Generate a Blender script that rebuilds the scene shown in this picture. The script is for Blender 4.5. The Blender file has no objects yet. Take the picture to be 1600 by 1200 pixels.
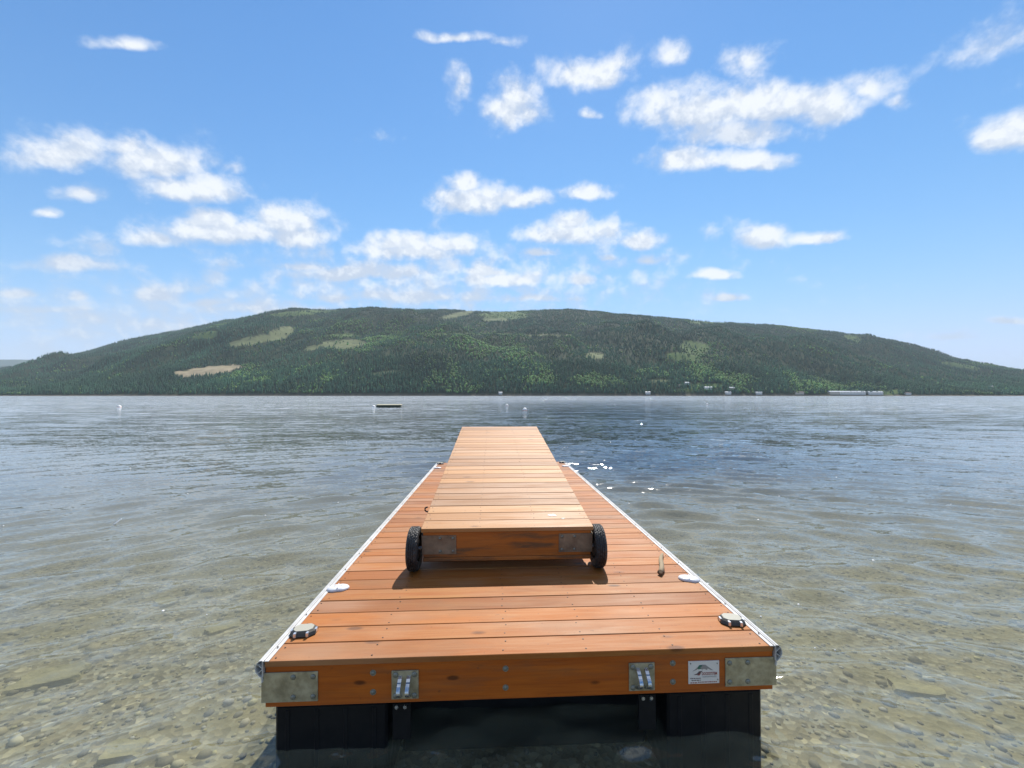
import bpy, bmesh, math, random
import numpy as np
from mathutils import Vector, Matrix, noise as mnoise
R = math.radians
random.seed(7); rng = np.random.default_rng(7)
SC = bpy.context.scene
COL = SC.collection

# ---------------------------------------------------------------- camera, sky, sun, exposure
YAW = 0.0452                     # the camera looks a little to the right of the dock's axis
CAM_H = 1.70                     # above the lake
FPX = 650.0                      # focal length for a 1600 px wide frame
cd = bpy.data.cameras.new('camera'); cam = bpy.data.objects.new('camera', cd); COL.objects.link(cam)
cd.sensor_width = 36.0; cd.lens = 36.0 * FPX / 1600; cd.shift_y = 18 / 1600
cd.clip_start = 0.05; cd.clip_end = 60000
cam.location = (0, 0, CAM_H); cam.rotation_euler = (R(90), 0, -YAW)
SC.camera = cam

SUN_EL, SUN_AZ = 50.0, 14.0      # azimuth clockwise from +Y
sd = bpy.data.lights.new('sun', 'SUN'); sun = bpy.data.objects.new('sun', sd); COL.objects.link(sun)
sd.energy = 4.7; sd.angle = R(0.5); sd.color = (1.0, 0.95, 0.87)
sv = Vector((math.sin(R(SUN_AZ)) * math.cos(R(SUN_EL)), math.cos(R(SUN_AZ)) * math.cos(R(SUN_EL)), math.sin(R(SUN_EL))))
sun.rotation_euler = (-sv).to_track_quat('-Z', 'Y').to_euler()
sun.location = (0, 0, 30)

SC.view_settings.view_transform = 'Standard'; SC.view_settings.look = 'None'
SC.view_settings.gamma = 1.0; SC.view_settings.use_curve_mapping = False
SC.view_settings.exposure = 0.68

class NT:
    """small helper around a node tree"""
    def __init__(s, tree): s.t = tree; s.n = tree.nodes; s.l = tree.links
    def new(s, typ, **kw):
        nd = s.n.new(typ)
        for k, v in kw.items(): setattr(nd, k, v)
        return nd
    def put(s, sock, v):
        if hasattr(v, 'is_output') or isinstance(v, bpy.types.NodeSocket): s.l.new(v, sock)
        elif v is not None: sock.default_value = v
    def math(s, op, a, b=None, c=None, clamp=False):
        nd = s.new('ShaderNodeMath', operation=op, use_clamp=clamp)
        for i, v in enumerate((a, b, c)):
            if v is not None: s.put(nd.inputs[i], v)
        return nd.outputs[0]
    def vmath(s, op, a, b=None, c=None):
        nd = s.new('ShaderNodeVectorMath', operation=op)
        for i, v in enumerate((a, b, c)):
            if v is not None: s.put(nd.inputs[i], v)
        return nd.outputs['Value'] if op in ('LENGTH', 'DOT_PRODUCT') else nd.outputs[0]
    def noise(s, vec, scale, detail=3, rough=.5, dist=0):
        nd = s.new('ShaderNodeTexNoise'); s.put(nd.inputs['Vector'], vec)
        nd.inputs['Scale'].default_value = scale; nd.inputs['Detail'].default_value = detail
        nd.inputs['Roughness'].default_value = rough; nd.inputs['Distortion'].default_value = dist
        return nd.outputs['Fac']
    def voronoi(s, vec, scale, feature='F1', out='Distance', rnd=1.0):
        nd = s.new('ShaderNodeTexVoronoi', feature=feature); s.put(nd.inputs['Vector'], vec)
        nd.inputs['Scale'].default_value = scale; nd.inputs['Randomness'].default_value = rnd
        return nd.outputs[out]
    def rng(s, v, a, b, c=0.0, d=1.0, kind='LINEAR'):
        nd = s.new('ShaderNodeMapRange', interpolation_type=kind)
        s.put(nd.inputs['Value'], v)
        for k, q in zip(('From Min', 'From Max', 'To Min', 'To Max'), (a, b, c, d)): s.put(nd.inputs[k], q)
        return nd.outputs['Result']
    def mix(s, f, a, b, mode='MIX'):
        nd = s.new('ShaderNodeMix', data_type='RGBA', blend_type=mode)
        s.put(nd.inputs[0], f)
        for i, v in ((6, a), (7, b)):
            if isinstance(v, tuple) and len(v) == 3: v = v + (1,)
            s.put(nd.inputs[i], v)
        return nd.outputs[2]
    def mapping(s, vec, scale=(1, 1, 1), loc=(0, 0, 0), rot=(0, 0, 0)):
        nd = s.new('ShaderNodeMapping'); s.put(nd.inputs['Vector'], vec)
        nd.inputs['Scale'].default_value = scale; nd.inputs['Location'].default_value = loc
        nd.inputs['Rotation'].default_value = rot
        return nd.outputs[0]

W = bpy.data.worlds.new('World'); SC.world = W; W.use_nodes = True
wt = NT(W.node_tree)
bg = wt.n['Background']
SKY_STRENGTH = 0.12
bg.inputs['Strength'].default_value = SKY_STRENGTH
W.cycles.sampling_method = 'MANUAL'; W.cycles.sample_map_resolution = 256
sky = wt.new('ShaderNodeTexSky', sky_type='NISHITA')
sky.sun_disc = False; sky.sun_elevation = R(SUN_EL); sky.sun_rotation = R(SUN_AZ)
sky.altitude = 350; sky.air_density = 1.0; sky.dust_density = 0.03; sky.ozone_density = 3.5
tc = wt.new('ShaderNodeTexCoord').outputs['Generated']
dirv = wt.vmath('NORMALIZE', tc)
sep = wt.new('ShaderNodeSeparateXYZ'); wt.l.new(dirv, sep.inputs[0])
warp = wt.new('ShaderNodeTexNoise'); wt.l.new(dirv, warp.inputs['Vector'])
warp.inputs['Scale'].default_value = 11; warp.inputs['Detail'].default_value = 4
wv = wt.vmath('MULTIPLY_ADD', warp.outputs['Color'], (0.030, 0.018, 0), (-0.015, -0.009, 0))
az = wt.math('ARCTAN2', sep.outputs[0], sep.outputs[1]); el = wt.math('ARCSINE', sep.outputs[2])
cmb = wt.new('ShaderNodeCombineXYZ'); wt.l.new(az, cmb.inputs[0]); wt.l.new(el, cmb.inputs[1])
ae = wt.vmath('ADD', cmb.outputs[0], wv)
# fair-weather clouds: where each stands in the sky (bearing, height, half sizes; all in degrees) and how dense it is
CL = [  # measured on the photograph's frame: x, y, half width, half height, density
 (1085,165,105,42,1.0),(1200,160,110,34,1.1),(1290,165,80,36,1.0),(1150,205,95,25,.9),(1065,250,50,22,.9),(1165,250,75,18,.95),
 (1175,95,45,28,.55),(1355,135,42,28,.55),(1400,158,28,14,.5),(925,112,66,30,.9),(965,95,35,25,.7),(800,160,45,42,.85),(715,135,20,34,.5),
 (1045,84,26,20,.55),(925,182,20,7,.55),(735,310,66,26,1.0),(810,308,50,18,.95),(725,290,35,18,1.),(912,302,46,15,.95),
 (905,362,95,22,.95),(890,347,40,16,1.),(1000,372,42,17,.9),(845,394,35,8,.7),(1010,406,22,10,.75),(950,404,15,5,.5),
 (645,390,105,18,1.1),(620,378,50,18,1.1),(700,382,50,16,1.1),(780,436,85,17,.95),(760,424,45,12,1.),(910,434,22,13,.8),
 (560,424,140,18,.85),(480,414,60,10,.7),(640,462,240,14,.7),(830,466,90,8,.6),
 (350,360,160,24,1.05),(440,345,70,32,1.15),(330,345,60,20,1.),(250,370,60,20,.9),(470,365,50,24,1.),
 (240,245,95,38,1.),(300,292,85,26,.95),(90,235,110,34,.9),(130,302,42,16,.7),(200,230,50,20,.9),(70,334,24,9,.7),(110,412,75,14,.8),
 (150,380,40,22,.4),(30,454,36,12,.8),(125,460,22,11,.6),(245,458,48,15,.8),(330,472,60,10,.7),(80,482,110,10,.5),(370,262,20,10,.4),
 (300,500,420,60,.42), (650,440,330,50,.40), (400,480,160,16,.6),(250,505,150,9,.4),(60,515,80,8,.4),(530,462,80,14,.6),
 (1190,367,46,20,1.),(1270,371,58,11,.85),(1115,362,28,14,.4),(1112,429,42,10,1.),(1143,466,26,8,.9),
 (1590,208,85,32,1.2),(1690,200,90,40,1.1),(1578,502,30,7,.8),(1490,525,50,6,.3),
 (710,58,60,10,.8),(200,70,50,10,.5),(790,64,20,9,.5),(600,215,30,8,.25)]
# clouds over the mountain: charted on the plane that faces down the lake (sideways and upward slopes of the line of sight)
warp2 = wt.vmath('MULTIPLY_ADD', warp.outputs['Color'], (0.05, 0.035, 0), (-0.025, -0.0175, 0))
ly = wt.math('ADD', wt.math('MULTIPLY', sep.outputs[1], math.cos(YAW)), wt.math('MULTIPLY', sep.outputs[0], math.sin(YAW)))
lx = wt.math('SUBTRACT', wt.math('MULTIPLY', sep.outputs[0], math.cos(YAW)), wt.math('MULTIPLY', sep.outputs[1], math.sin(YAW)))
lys = wt.math('MAXIMUM', ly, .05)
chart = wt.new('ShaderNodeCombineXYZ')
wt.l.new(wt.math('DIVIDE', lx, lys), chart.inputs[0]); wt.l.new(wt.math('DIVIDE', sep.outputs[2], lys), chart.inputs[1])
ch = wt.vmath('ADD', chart.outputs[0], warp2)
def field(vec, blobs):
    D = None
    for (A, E, sa, se, w) in blobs:
        p = wt.vmath('MULTIPLY_ADD', vec, (1 / sa, 1 / se, 0), (-A / sa, -E / se, 0))
        p = wt.vmath('MAXIMUM', p, wt.vmath('MULTIPLY', p, (-1, -1.6, 0)))      # flatter underneath than on top
        q = wt.math('MULTIPLY_ADD', wt.vmath('LENGTH', p), -w * 1.5, w * 1.5)
        D = q if D is None else wt.math('MAXIMUM', D, q)
    return D
D1 = field(ch, [((X - 800) / FPX, (618 - Y - b * .2) / FPX, a * 1.12 / FPX, b * 1.3 / FPX, w) for (X, Y, a, b, w) in CL])
D1 = wt.math('SUBTRACT', D1, wt.math('MULTIPLY', wt.math('LESS_THAN', ly, .06), 50))
far_b = []
rs = random.Random(21)
while len(far_b) < 34:              # cloud field goes on out of view, enlarged overhead to whiten the water's reflections
    E = R(rs.uniform(8, 76)); A = R(rs.uniform(-172, 172) * (rs.random() ** .5 if rs.random() < .5 else 1))
    if abs(math.degrees(A - YAW)) < 64 and E < R(48): continue
    sz = rs.uniform(.07, .15) * (1 + 1.1 * math.sin(E))
    far_b.append((A, E, sz * 1.6 / max(.3, math.cos(E)), sz * rs.uniform(.3, .6), rs.uniform(.7, 1.1)))
bigs = [((X - 800) / FPX, (618 - Y - b * .2) / FPX, a * 1.12 / FPX, b * 1.3 / FPX, w) for (X, Y, a, b, w) in CL if w >= .95]
topness = wt.math('SUBTRACT', field(ch, bigs), field(wt.vmath('ADD', ch, (.004, .030, 0)), bigs))
D = wt.math('MAXIMUM', D1, field(ae, far_b))
cdir = wt.mapping(dirv, (1, 1, 1.25))
wp = wt.vmath('MULTIPLY_ADD', warp.outputs['Color'], (.05, .05, .05), cdir)
puff = wt.math('ADD', wt.math('MULTIPLY', wt.voronoi(wp, 22), .75), .08)
f1 = wt.noise(cdir, 21, 6, .62, .1)
up = wt.vmath('ADD', cdir, (0.004, 0.006, 0.022))
f2 = wt.noise(up, 21, 5, .6, .1)
dens = wt.math('ADD', wt.math('MAXIMUM', D, -1), wt.math('ADD', wt.math('MULTIPLY_ADD', f1, 2.0, -.70), wt.math('MULTIPLY_ADD', puff, -1.05, .38)))
alpha = wt.rng(dens, -.10, 1.2, 0, .93, 'SMOOTHSTEP')
alpha = wt.math('MULTIPLY', alpha, wt.rng(sep.outputs[2], 0.0, 0.03))
light = wt.math('ADD', wt.rng(wt.math('SUBTRACT', f1, f2), -.12, .12), wt.math('MULTIPLY', wt.rng(topness, -.8, .8, -.5, .5), wt.rng(D1, -.3, .0)))
ccol = wt.mix(wt.math('MINIMUM', light, 1), (3.3, 3.75, 4.5), (5.25, 5.4, 5.55))
# the photograph's processing lifts and saturates the blue a little
hs = wt.new('ShaderNodeHueSaturation'); wt.l.new(sky.outputs[0], hs.inputs['Color'])
hs.inputs['Hue'].default_value = .5; hs.inputs['Saturation'].default_value = 1.18; hs.inputs['Value'].default_value = 1.0
SKYHS = hs
sc3 = wt.new('ShaderNodeSeparateColor'); wt.l.new(hs.outputs[0], sc3.inputs[0]); cc3 = wt.new('ShaderNodeCombineColor')
for k_, m_ in enumerate((4.0, 4.7, 6.9)):          # the horizon's glare is rolled off softly, the same all the way round
    q = wt.math('POWER', wt.math('MULTIPLY', sc3.outputs[k_], 1 / m_), 3.0)
    wt.l.new(wt.math('DIVIDE', sc3.outputs[k_], wt.math('POWER', wt.math('ADD', q, 1.0), 1 / 3)), cc3.inputs[k_])
final = wt.mix(alpha, cc3.outputs[0], ccol)
wt.l.new(final, bg.inputs['Color'])

# ---------------------------------------------------------------- helpers
def rays(lat, d):                 # place given as (sideways, ahead) of the photographer, in metres
    return lat * math.cos(YAW) + d * math.sin(YAW), d * math.cos(YAW) - lat * math.sin(YAW)

def newmat(name, base=(.5, .5, .5), rough=.6, metal=0, spec=.5, coat=0):
    m = bpy.data.materials.new(name); m.use_nodes = True
    b = m.node_tree.nodes['Principled BSDF']
    b.inputs['Base Color'].default_value = (*base, 1); b.inputs['Roughness'].default_value = rough
    b.inputs['Metallic'].default_value = metal; b.inputs['Specular IOR Level'].default_value = spec
    b.inputs['Coat Weight'].default_value = coat
    return m, NT(m.node_tree), b
def bump(nt, b, h, strength=.3, dist=.01):
    nd = nt.new('ShaderNodeBump'); nd.inputs['Strength'].default_value = strength; nd.inputs['Distance'].default_value = dist
    nt.l.new(h, nd.inputs['Height']); nt.l.new(nd.outputs[0], b.inputs['Normal']); return nd

def link(name, me, m=None, parent=None, label=None, cat=None, group=None, kind=None, loc=None, rot=None):
    o = bpy.data.objects.new(name, me); COL.objects.link(o)
    if m is not None and me is not None and not me.materials: me.materials.append(m)
    if parent is not None: o.parent = parent
    if loc is not None: o.location = loc
    if rot is not None: o.rotation_euler = rot
    for k, v in (('label', label), ('category', cat), ('group', group), ('kind', kind)):
        if v: o[k] = v
    return o
def mesh(name, verts, faces, smooth=False):
    me = bpy.data.meshes.new(name); me.from_pydata([tuple(v) for v in verts], [], faces); me.update()
    if smooth: me.polygons.foreach_set('use_smooth', [True] * len(me.polygons))
    return me
def npmesh(name, v, f, smooth=False, attrs=None):
    """numpy verts (n,3) and faces (m,k)"""
    me = bpy.data.meshes.new(name); k = f.shape[1]
    me.vertices.add(len(v)); me.vertices.foreach_set('co', v.astype(np.float32).ravel())
    me.loops.add(f.size); me.loops.foreach_set('vertex_index', f.astype(np.int32).ravel())
    me.polygons.add(len(f)); me.polygons.foreach_set('loop_start', np.arange(0, f.size, k, dtype=np.int32))
    me.polygons.foreach_set('loop_total', np.full(len(f), k, dtype=np.int32))
    if smooth: me.polygons.foreach_set('use_smooth', np.ones(len(f), dtype=bool))
    me.update(calc_edges=True)
    for nm, arr in (attrs or {}).items():
        a = me.attributes.new(nm, 'FLOAT_COLOR', 'POINT')
        a.data.foreach_set('color', np.column_stack([arr, np.ones(len(arr))]).astype(np.float32).ravel())
    return me
class B:
    """a bmesh one adds shapes to"""
    def __init__(s): s.b = bmesh.new()
    def box(s, x0, x1, y0, y1, z0, z1, bev=0, rot=None):
        g = bmesh.ops.create_cube(s.b, size=1)['verts']
        for v in g: v.co = Vector(((x0 + x1) / 2 + v.co.x * (x1 - x0), (y0 + y1) / 2 + v.co.y * (y1 - y0), (z0 + z1) / 2 + v.co.z * (z1 - z0)))
        if bev:
            ed = list({e for v in g for e in v.link_edges})
            bmesh.ops.bevel(s.b, geom=ed, offset=bev, segments=1, affect='EDGES')
        return s
    def cyl(s, p0, p1, r0, r1=None, n=12):
        p0, p1 = Vector(p0), Vector(p1); r1 = r0 if r1 is None else r1
        M = Matrix.Translation((p0 + p1) / 2) @ (p1 - p0).to_track_quat('Z', 'Y').to_matrix().to_4x4()
        bmesh.ops.create_cone(s.b, cap_ends=True, segments=n, radius1=r0, radius2=r1, depth=(p1 - p0).length, matrix=M)
        return s
    def lathe(s, prof, axis='Z', n=24, c=(0, 0, 0), close=False):
        rings = []
        for (r, h) in prof:
            ring = []
            for i in range(n):
                a = 2 * math.pi * i / n
                p = (r * math.cos(a), r * math.sin(a), h) if axis == 'Z' else ((h, r * math.cos(a), r * math.sin(a)) if axis == 'X' else (r * math.cos(a), h, r * math.sin(a)))
                ring.append(s.b.verts.new(Vector(p) + Vector(c)))
            rings.append(ring)
        m = len(rings)
        for k in range(m if close else m - 1):
            a, b_ = rings[k], rings[(k + 1) % m]
            for i in range(n):
                j = (i + 1) % n
                s.b.faces.new((a[i], a[j], b_[j], b_[i]))
        if not close: s.b.faces.new(rings[0][::-1]); s.b.faces.new(rings[-1])
        bmesh.ops.recalc_face_normals(s.b, faces=s.b.faces[:])
        return s
    def tube(s, pts, r, n=8, rz=None):
        pts = [Vector(p) for p in pts]; rings = []
        for i, p in enumerate(pts):
            t = (pts[min(i + 1, len(pts) - 1)] - pts[max(i - 1, 0)]).normalized()
            q = t.to_track_quat('Z', 'Y'); rr = r[i] if isinstance(r, (list, tuple)) else r
            rings.append([s.b.verts.new(p + q @ Vector((rr * math.cos(2 * math.pi * k / n), rr * math.sin(2 * math.pi * k / n), 0))) for k in range(n)])
        for a, b_ in zip(rings, rings[1:]):
            for i in range(n): s.b.faces.new((a[i], a[(i + 1) % n], b_[(i + 1) % n], b_[i]))
        s.b.faces.new(rings[0][::-1]); s.b.faces.new(rings[-1])
        bmesh.ops.recalc_face_normals(s.b, faces=s.b.faces[:])
        return s
    def prism(s, poly, ax, a, b_):
        """closed polygon extruded along axis ax from a to b_"""
        def P(u, v, w): return (w, u, v) if ax == 'X' else ((u, w, v) if ax == 'Y' else (u, v, w))
        A = [s.b.verts.new(P(u, v, a)) for u, v in poly]; Bv = [s.b.verts.new(P(u, v, b_)) for u, v in poly]
        n = len(poly)
        for i in range(n): s.b.faces.new((A[i], A[(i + 1) % n], Bv[(i + 1) % n], Bv[i]))
        s.b.faces.new(A[::-1]); s.b.faces.new(Bv)
        bmesh.ops.recalc_face_normals(s.b, faces=s.b.faces[:])
        return s
    def shell(s, line, t, y0, y1):
        """thin extruded profile: an open polyline in x,z given a thickness, run along y"""
        L = [Vector((p[0], p[1])) for p in line]; off = []
        for i in range(len(L)):
            d = (L[min(i + 1, len(L) - 1)] - L[max(i - 1, 0)]).normalized(); off.append(Vector((-d.y, d.x)) * t)
        poly = [(p.x, p.y) for p in L] + [((p + o).x, (p + o).y) for p, o in zip(L[::-1], off[::-1])]
        n = len(L)
        for i in range(n - 1):
            j = 2 * n - 1 - i
            s.prism([poly[i], poly[i + 1], poly[j - 1], poly[j]], 'Y', y0, y1)
        return s
    def me(s, name, smooth=False):
        m = bpy.data.meshes.new(name); s.b.to_mesh(m); s.b.free()
        if smooth:
            m.polygons.foreach_set('use_smooth', [True] * len(m.polygons))
        return m
def wn(o):                                    # crisp look for smooth bevelled things
    md = o.modifiers.new('edges', 'EDGE_SPLIT'); md.split_angle = R(38); return o

# ---------------------------------------------------------------- waves
N_W = 90
wl = np.exp(rng.uniform(math.log(.10), math.log(1.3), N_W))
wcx, wcy = 1.7 + rng.normal(0, 2.2, N_W), -4.0 + rng.normal(0, 2.6, N_W)      # crests curve round the little bay
wk = 2 * math.pi / wl
wph = rng.uniform(0, 2 * math.pi, N_W)
wamp = np.where(wl < .6, .0140, .0045) * wl * (wl / 1.0) ** -.12 * rng.uniform(.5, 1.3, N_W)
def smooth01(x): x = np.clip(x, 0, 1); return x * x * (3 - 2 * x)
def wave_z(x, y, cell=None):
    x = np.asarray(x, float); y = np.asarray(y, float); z = np.zeros_like(x)
    r = np.hypot(x, y)
    if cell is None: cell = r * .010
    gust = .62 + .55 * np.exp(-(((x - 3 - .35 * y) / (4 + .45 * y)) ** 2)) * smooth01((y - 4) / 10) + .16 * np.sin(x * .31 + 1.3) * np.sin(y * .23 + x * .11)
    for k, l, cx, cy, ph, a in zip(wk, wl, wcx, wcy, wph, wamp):
        fade = smooth01((l / np.maximum(cell, 1e-6) - 2.6) / 2.5)
        m = fade > 0
        if not m.any(): continue
        s_ = k * np.hypot(x - cx, y - cy) + ph + 1.1 * np.sin(x * .5 / l ** .5 + ph * 3) + .8 * np.sin(y * .35 / l ** .5 + ph * 5)
        g = a * (np.exp(np.sin(s_) * .9 - .2) - 1.0) * fade
        if l > 1.5: g *= .6
        z += g * gust
    return z * (.25 + .75 * smooth01((y - .6) / 2.4))

def polar(r0, rows, ratio, far_ratio, switch, rmax, az0, az1, cols):
    r = [r0]
    while r[-1] < rmax: r.append(r[-1] * (ratio if r[-1] < switch else far_ratio))
    r = np.array(r); a = np.linspace(R(az0), R(az1), cols)
    RR, AA = np.meshgrid(r, a, indexing='ij')
    n, m = RR.shape
    i = np.arange(n - 1)[:, None] * m + np.arange(m - 1)[None]
    f = np.stack([i, i + 1, i + m + 1, i + m], -1).reshape(-1, 4)
    return RR.ravel(), AA.ravel(), f
rr, aa, ff = polar(.9, 0, 1.0095, 1.05, 90, 24000, -88, 88, 500)
wx, wy = rr * np.sin(aa + YAW), rr * np.cos(aa + YAW)
wz = wave_z(wx, wy, np.maximum(rr * .0095, rr * R(176) / 500))
wz[rr > 90] = 0
wm = npmesh('water', np.column_stack([wx, wy, wz]), ff, True)

m_water = bpy.data.materials.new('lake_water'); m_water.use_nodes = True
nt = NT(m_water.node_tree); nt.n.remove(nt.n['Principled BSDF'])
geo = nt.new('ShaderNodeNewGeometry'); pos = geo.outputs['Position']
sp = nt.new('ShaderNodeSeparateXYZ'); nt.l.new(pos, sp.inputs[0])
dist = nt.vmath('LENGTH', pos)
p2 = nt.mapping(pos, (.6, 1.6, 1), rot=(0, 0, R(6)))
def noise_vec(vec, scale, detail, rough):
    nd = nt.new('ShaderNodeTexNoise'); nt.l.new(vec, nd.inputs['Vector']); nd.inputs['Scale'].default_value = scale
    nd.inputs['Detail'].default_value = detail; nd.inputs['Roughness'].default_value = rough; nd.inputs['Distortion'].default_value = .4
    return nt.vmath('SUBTRACT', nd.outputs['Color'], (.5, .5, .5))
c1 = noise_vec(p2, 3.6, 4, .6)
c2 = noise_vec(nt.mapping(pos, (.30, 1.1, 1), rot=(0, 0, R(-6))), 1.0, 4, .6)
c3 = noise_vec(nt.mapping(pos, (1, 2.2, 1)), 9.0, 3, .55)
patch = nt.noise(nt.mapping(pos, (.5, 1.3, 1)), .055, 3, .5, .4)          # gusts and calms
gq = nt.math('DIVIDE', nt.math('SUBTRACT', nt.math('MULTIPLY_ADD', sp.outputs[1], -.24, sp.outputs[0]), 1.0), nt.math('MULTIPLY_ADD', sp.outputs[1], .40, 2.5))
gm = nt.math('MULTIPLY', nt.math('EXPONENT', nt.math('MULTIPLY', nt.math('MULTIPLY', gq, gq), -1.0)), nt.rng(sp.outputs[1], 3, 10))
gust = nt.math('ADD', nt.math('MULTIPLY', gm, .55), nt.rng(patch, .35, .65, .22, .62))
def scl(v, k):
    nd = nt.new('ShaderNodeVectorMath', operation='SCALE'); nt.l.new(v, nd.inputs[0]); nt.put(nd.inputs['Scale'], k); return nd.outputs[0]
a1 = nt.math('MULTIPLY', gust, nt.rng(dist, 3, 25, .32, 1.15))
a2 = nt.math('MULTIPLY', nt.math('MULTIPLY_ADD', gust, .6, .4), nt.math('ADD', nt.rng(dist, 5, 30, .20, .95), nt.rng(dist, 40, 160, 0, .5)))
a3 = nt.rng(dist, 2, 20, .34, .6)
slope = nt.vmath('ADD', nt.vmath('ADD', scl(c1, a1), scl(c2, a2)), scl(c3, a3))
slope = nt.vmath('MULTIPLY', slope, (.8, 1.15, 0))
nrm = nt.vmath('NORMALIZE', nt.vmath('ADD', geo.outputs['Normal'], slope))
class _N: outputs = [nrm]
bp = _N
cosi = nt.math('ABSOLUTE', nt.vmath('DOT_PRODUCT', geo.outputs['Incoming'], nrm))
fres = nt.math('MULTIPLY_ADD', nt.math('POWER', nt.math('SUBTRACT', 1.0, nt.math('MINIMUM', cosi, 1.0)), 4.4), .92, .075)
gl = nt.new('ShaderNodeBsdfGlossy'); gl.inputs['Roughness'].default_value = .06
nt.l.new(bp.outputs[0], gl.inputs['Normal'])
tr = nt.new('ShaderNodeBsdfTransparent'); tr.inputs['Color'].default_value = (.96, .97, .91, 1)
df = nt.new('ShaderNodeBsdfDiffuse'); sky_refl = nt.mix(nt.rng(sp.outputs[1], 18, 55), (.25, .262, .245), (.62, .66, .69))        # silt near the shore; beyond, painted sky reflection: pale flats, a darker streak
streak_refl = nt.mix(nt.rng(sp.outputs[1], 40, 160), (.040, .062, .085), (.38, .42, .47))
nt.l.new(nt.mix(nt.rng(sp.outputs[1], 3, 9), (.33, .32, .22), nt.mix(nt.math('MULTIPLY', gm, 1.0, clamp=True), sky_refl, streak_refl)), df.inputs['Color'])
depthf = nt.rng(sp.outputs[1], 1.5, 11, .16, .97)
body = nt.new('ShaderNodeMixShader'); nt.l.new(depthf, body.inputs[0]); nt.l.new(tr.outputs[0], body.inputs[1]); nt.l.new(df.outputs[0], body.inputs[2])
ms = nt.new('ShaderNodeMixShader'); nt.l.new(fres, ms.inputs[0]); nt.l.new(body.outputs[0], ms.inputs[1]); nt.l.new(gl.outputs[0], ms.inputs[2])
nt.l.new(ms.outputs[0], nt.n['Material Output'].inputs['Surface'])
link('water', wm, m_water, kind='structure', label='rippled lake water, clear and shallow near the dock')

# ---------------------------------------------------------------- lakebed and beach (one sheet out to the horizon)
def bed_z(x, y):
    x = np.asarray(x, float); y = np.asarray(y, float)
    t = y - 1.15 + .25 * np.sin(x * .7) + .12 * np.sin(x * 1.9 + 1)
    z = np.where(t < 0, -t * .07, -(t * .085 + .13 * smooth01(t / .9) + np.maximum(t - 14, 0) * .12))
    z = np.maximum(z, -14); z = np.minimum(z, 3 + 0 * z)
    return z + .012 * np.sin(x * 3.1 + y * 2.3) * np.sin(y * 3.7 - x) + .008 * np.sin(x * 9 + y * 3) * np.sin(y * 8)
rr, aa, ff = polar(.25, 0, 1.03, 1.08, 60, 26000, -180, 180, 260)
bx, by = rr * np.sin(aa), rr * np.cos(aa)
bm_ = npmesh('lakebed', np.column_stack([bx, by, bed_z(bx, by)]), ff, True)
m_bed, nt, b = newmat('lakebed_gravel', rough=.9)
pos = nt.new('ShaderNodeNewGeometry').outputs['Position']
v1 = nt.voronoi(nt.mapping(pos, (1, 1, .3)), 26, out='Color'); v1d = nt.voronoi(nt.mapping(pos, (1, 1, .3)), 26)
sepc = nt.new('ShaderNodeSeparateColor'); nt.l.new(v1, sepc.inputs[0])
cr = nt.new('ShaderNodeValToRGB'); nt.l.new(sepc.outputs[0], cr.inputs[0])
e = cr.color_ramp.elements; e[0].color = (.050, .042, .024, 1); e[1].color = (.40, .36, .23, 1)
for p_, c_ in ((.3, (.13, .115, .065, 1)), (.6, (.22, .19, .11, 1)), (.85, (.21, .215, .17, 1))): q = e.new(p_); q.color = c_
big = nt.noise(pos, 1.3, 5, .6); alg = nt.rng(big, .42, .62)
c = nt.mix(nt.math('MULTIPLY', alg, .6), cr.outputs[0], (.19, .165, .06))
c = nt.mix(nt.math('MULTIPLY', nt.noise(pos, 6, 4, .6), .5), c, (.08, .075, .05))
nt.l.new(c, b.inputs['Base Color']); bump(nt, b, v1d, .5, .02)
link('lakebed', bm_, m_bed, kind='structure', label='gravel beach running down under the shallow water')

# pebbles lying on the bed
ico = bmesh.new(); bmesh.ops.create_icosphere(ico, subdivisions=1, radius=1)
iv = np.array([v.co[:] for v in ico.verts]); iff = np.array([[v.index for v in f.verts] for f in ico.faces]); ico.free()
n_p = 14000
px_ = rng.uniform(-6, 7, n_p); py_ = rng.uniform(.2, 7, n_p) ** 1.0
sz = np.exp(rng.normal(math.log(.0125), .5, n_p)); sz = np.clip(sz, .006, .05)
tilt = rng.uniform(0, 2 * math.pi, n_p)
vs = iv[None] * (1 + rng.uniform(-.16, .16, (n_p, len(iv), 1)))
vs = vs * np.stack([sz * rng.uniform(.9, 1.5, n_p), sz, sz * rng.uniform(.35, .7, n_p)], -1)[:, None]
ca, sa_ = np.cos(tilt)[:, None], np.sin(tilt)[:, None]
vx = vs[..., 0] * ca - vs[..., 1] * sa_ + px_[:, None]; vy = vs[..., 0] * sa_ + vs[..., 1] * ca + py_[:, None]
vz = vs[..., 2] + (bed_z(px_, py_) + sz * .15)[:, None]
pal = np.array([(.30, .28, .22), (.16, .15, .12), (.38, .35, .24), (.24, .21, .12), (.10, .10, .085), (.30, .27, .12), (.26, .26, .25)])
pc = pal[rng.integers(0, len(pal), n_p)] * rng.uniform(.45, 1.3, (n_p, 1))
pm = npmesh('pebbles', np.stack([vx, vy, vz], -1).reshape(-1, 3), (iff[None] + (np.arange(n_p) * len(iv))[:, None, None]).reshape(-1, 3), True, {'tone': np.repeat(pc, len(iv), 0)})
m_peb, nt, b = newmat('pebble_stone', rough=.8)
at = nt.new('ShaderNodeAttribute'); at.attribute_name = 'tone'
c = nt.mix(nt.math('MULTIPLY', nt.noise(nt.new('ShaderNodeNewGeometry').outputs['Position'], 40, 4, .6), .6), at.outputs['Color'], (.12, .11, .06))
nt.l.new(c, b.inputs['Base Color'])
link('pebbles', pm, m_peb, kind='stuff', label='small pebbles scattered over the shallow lakebed')

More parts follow.
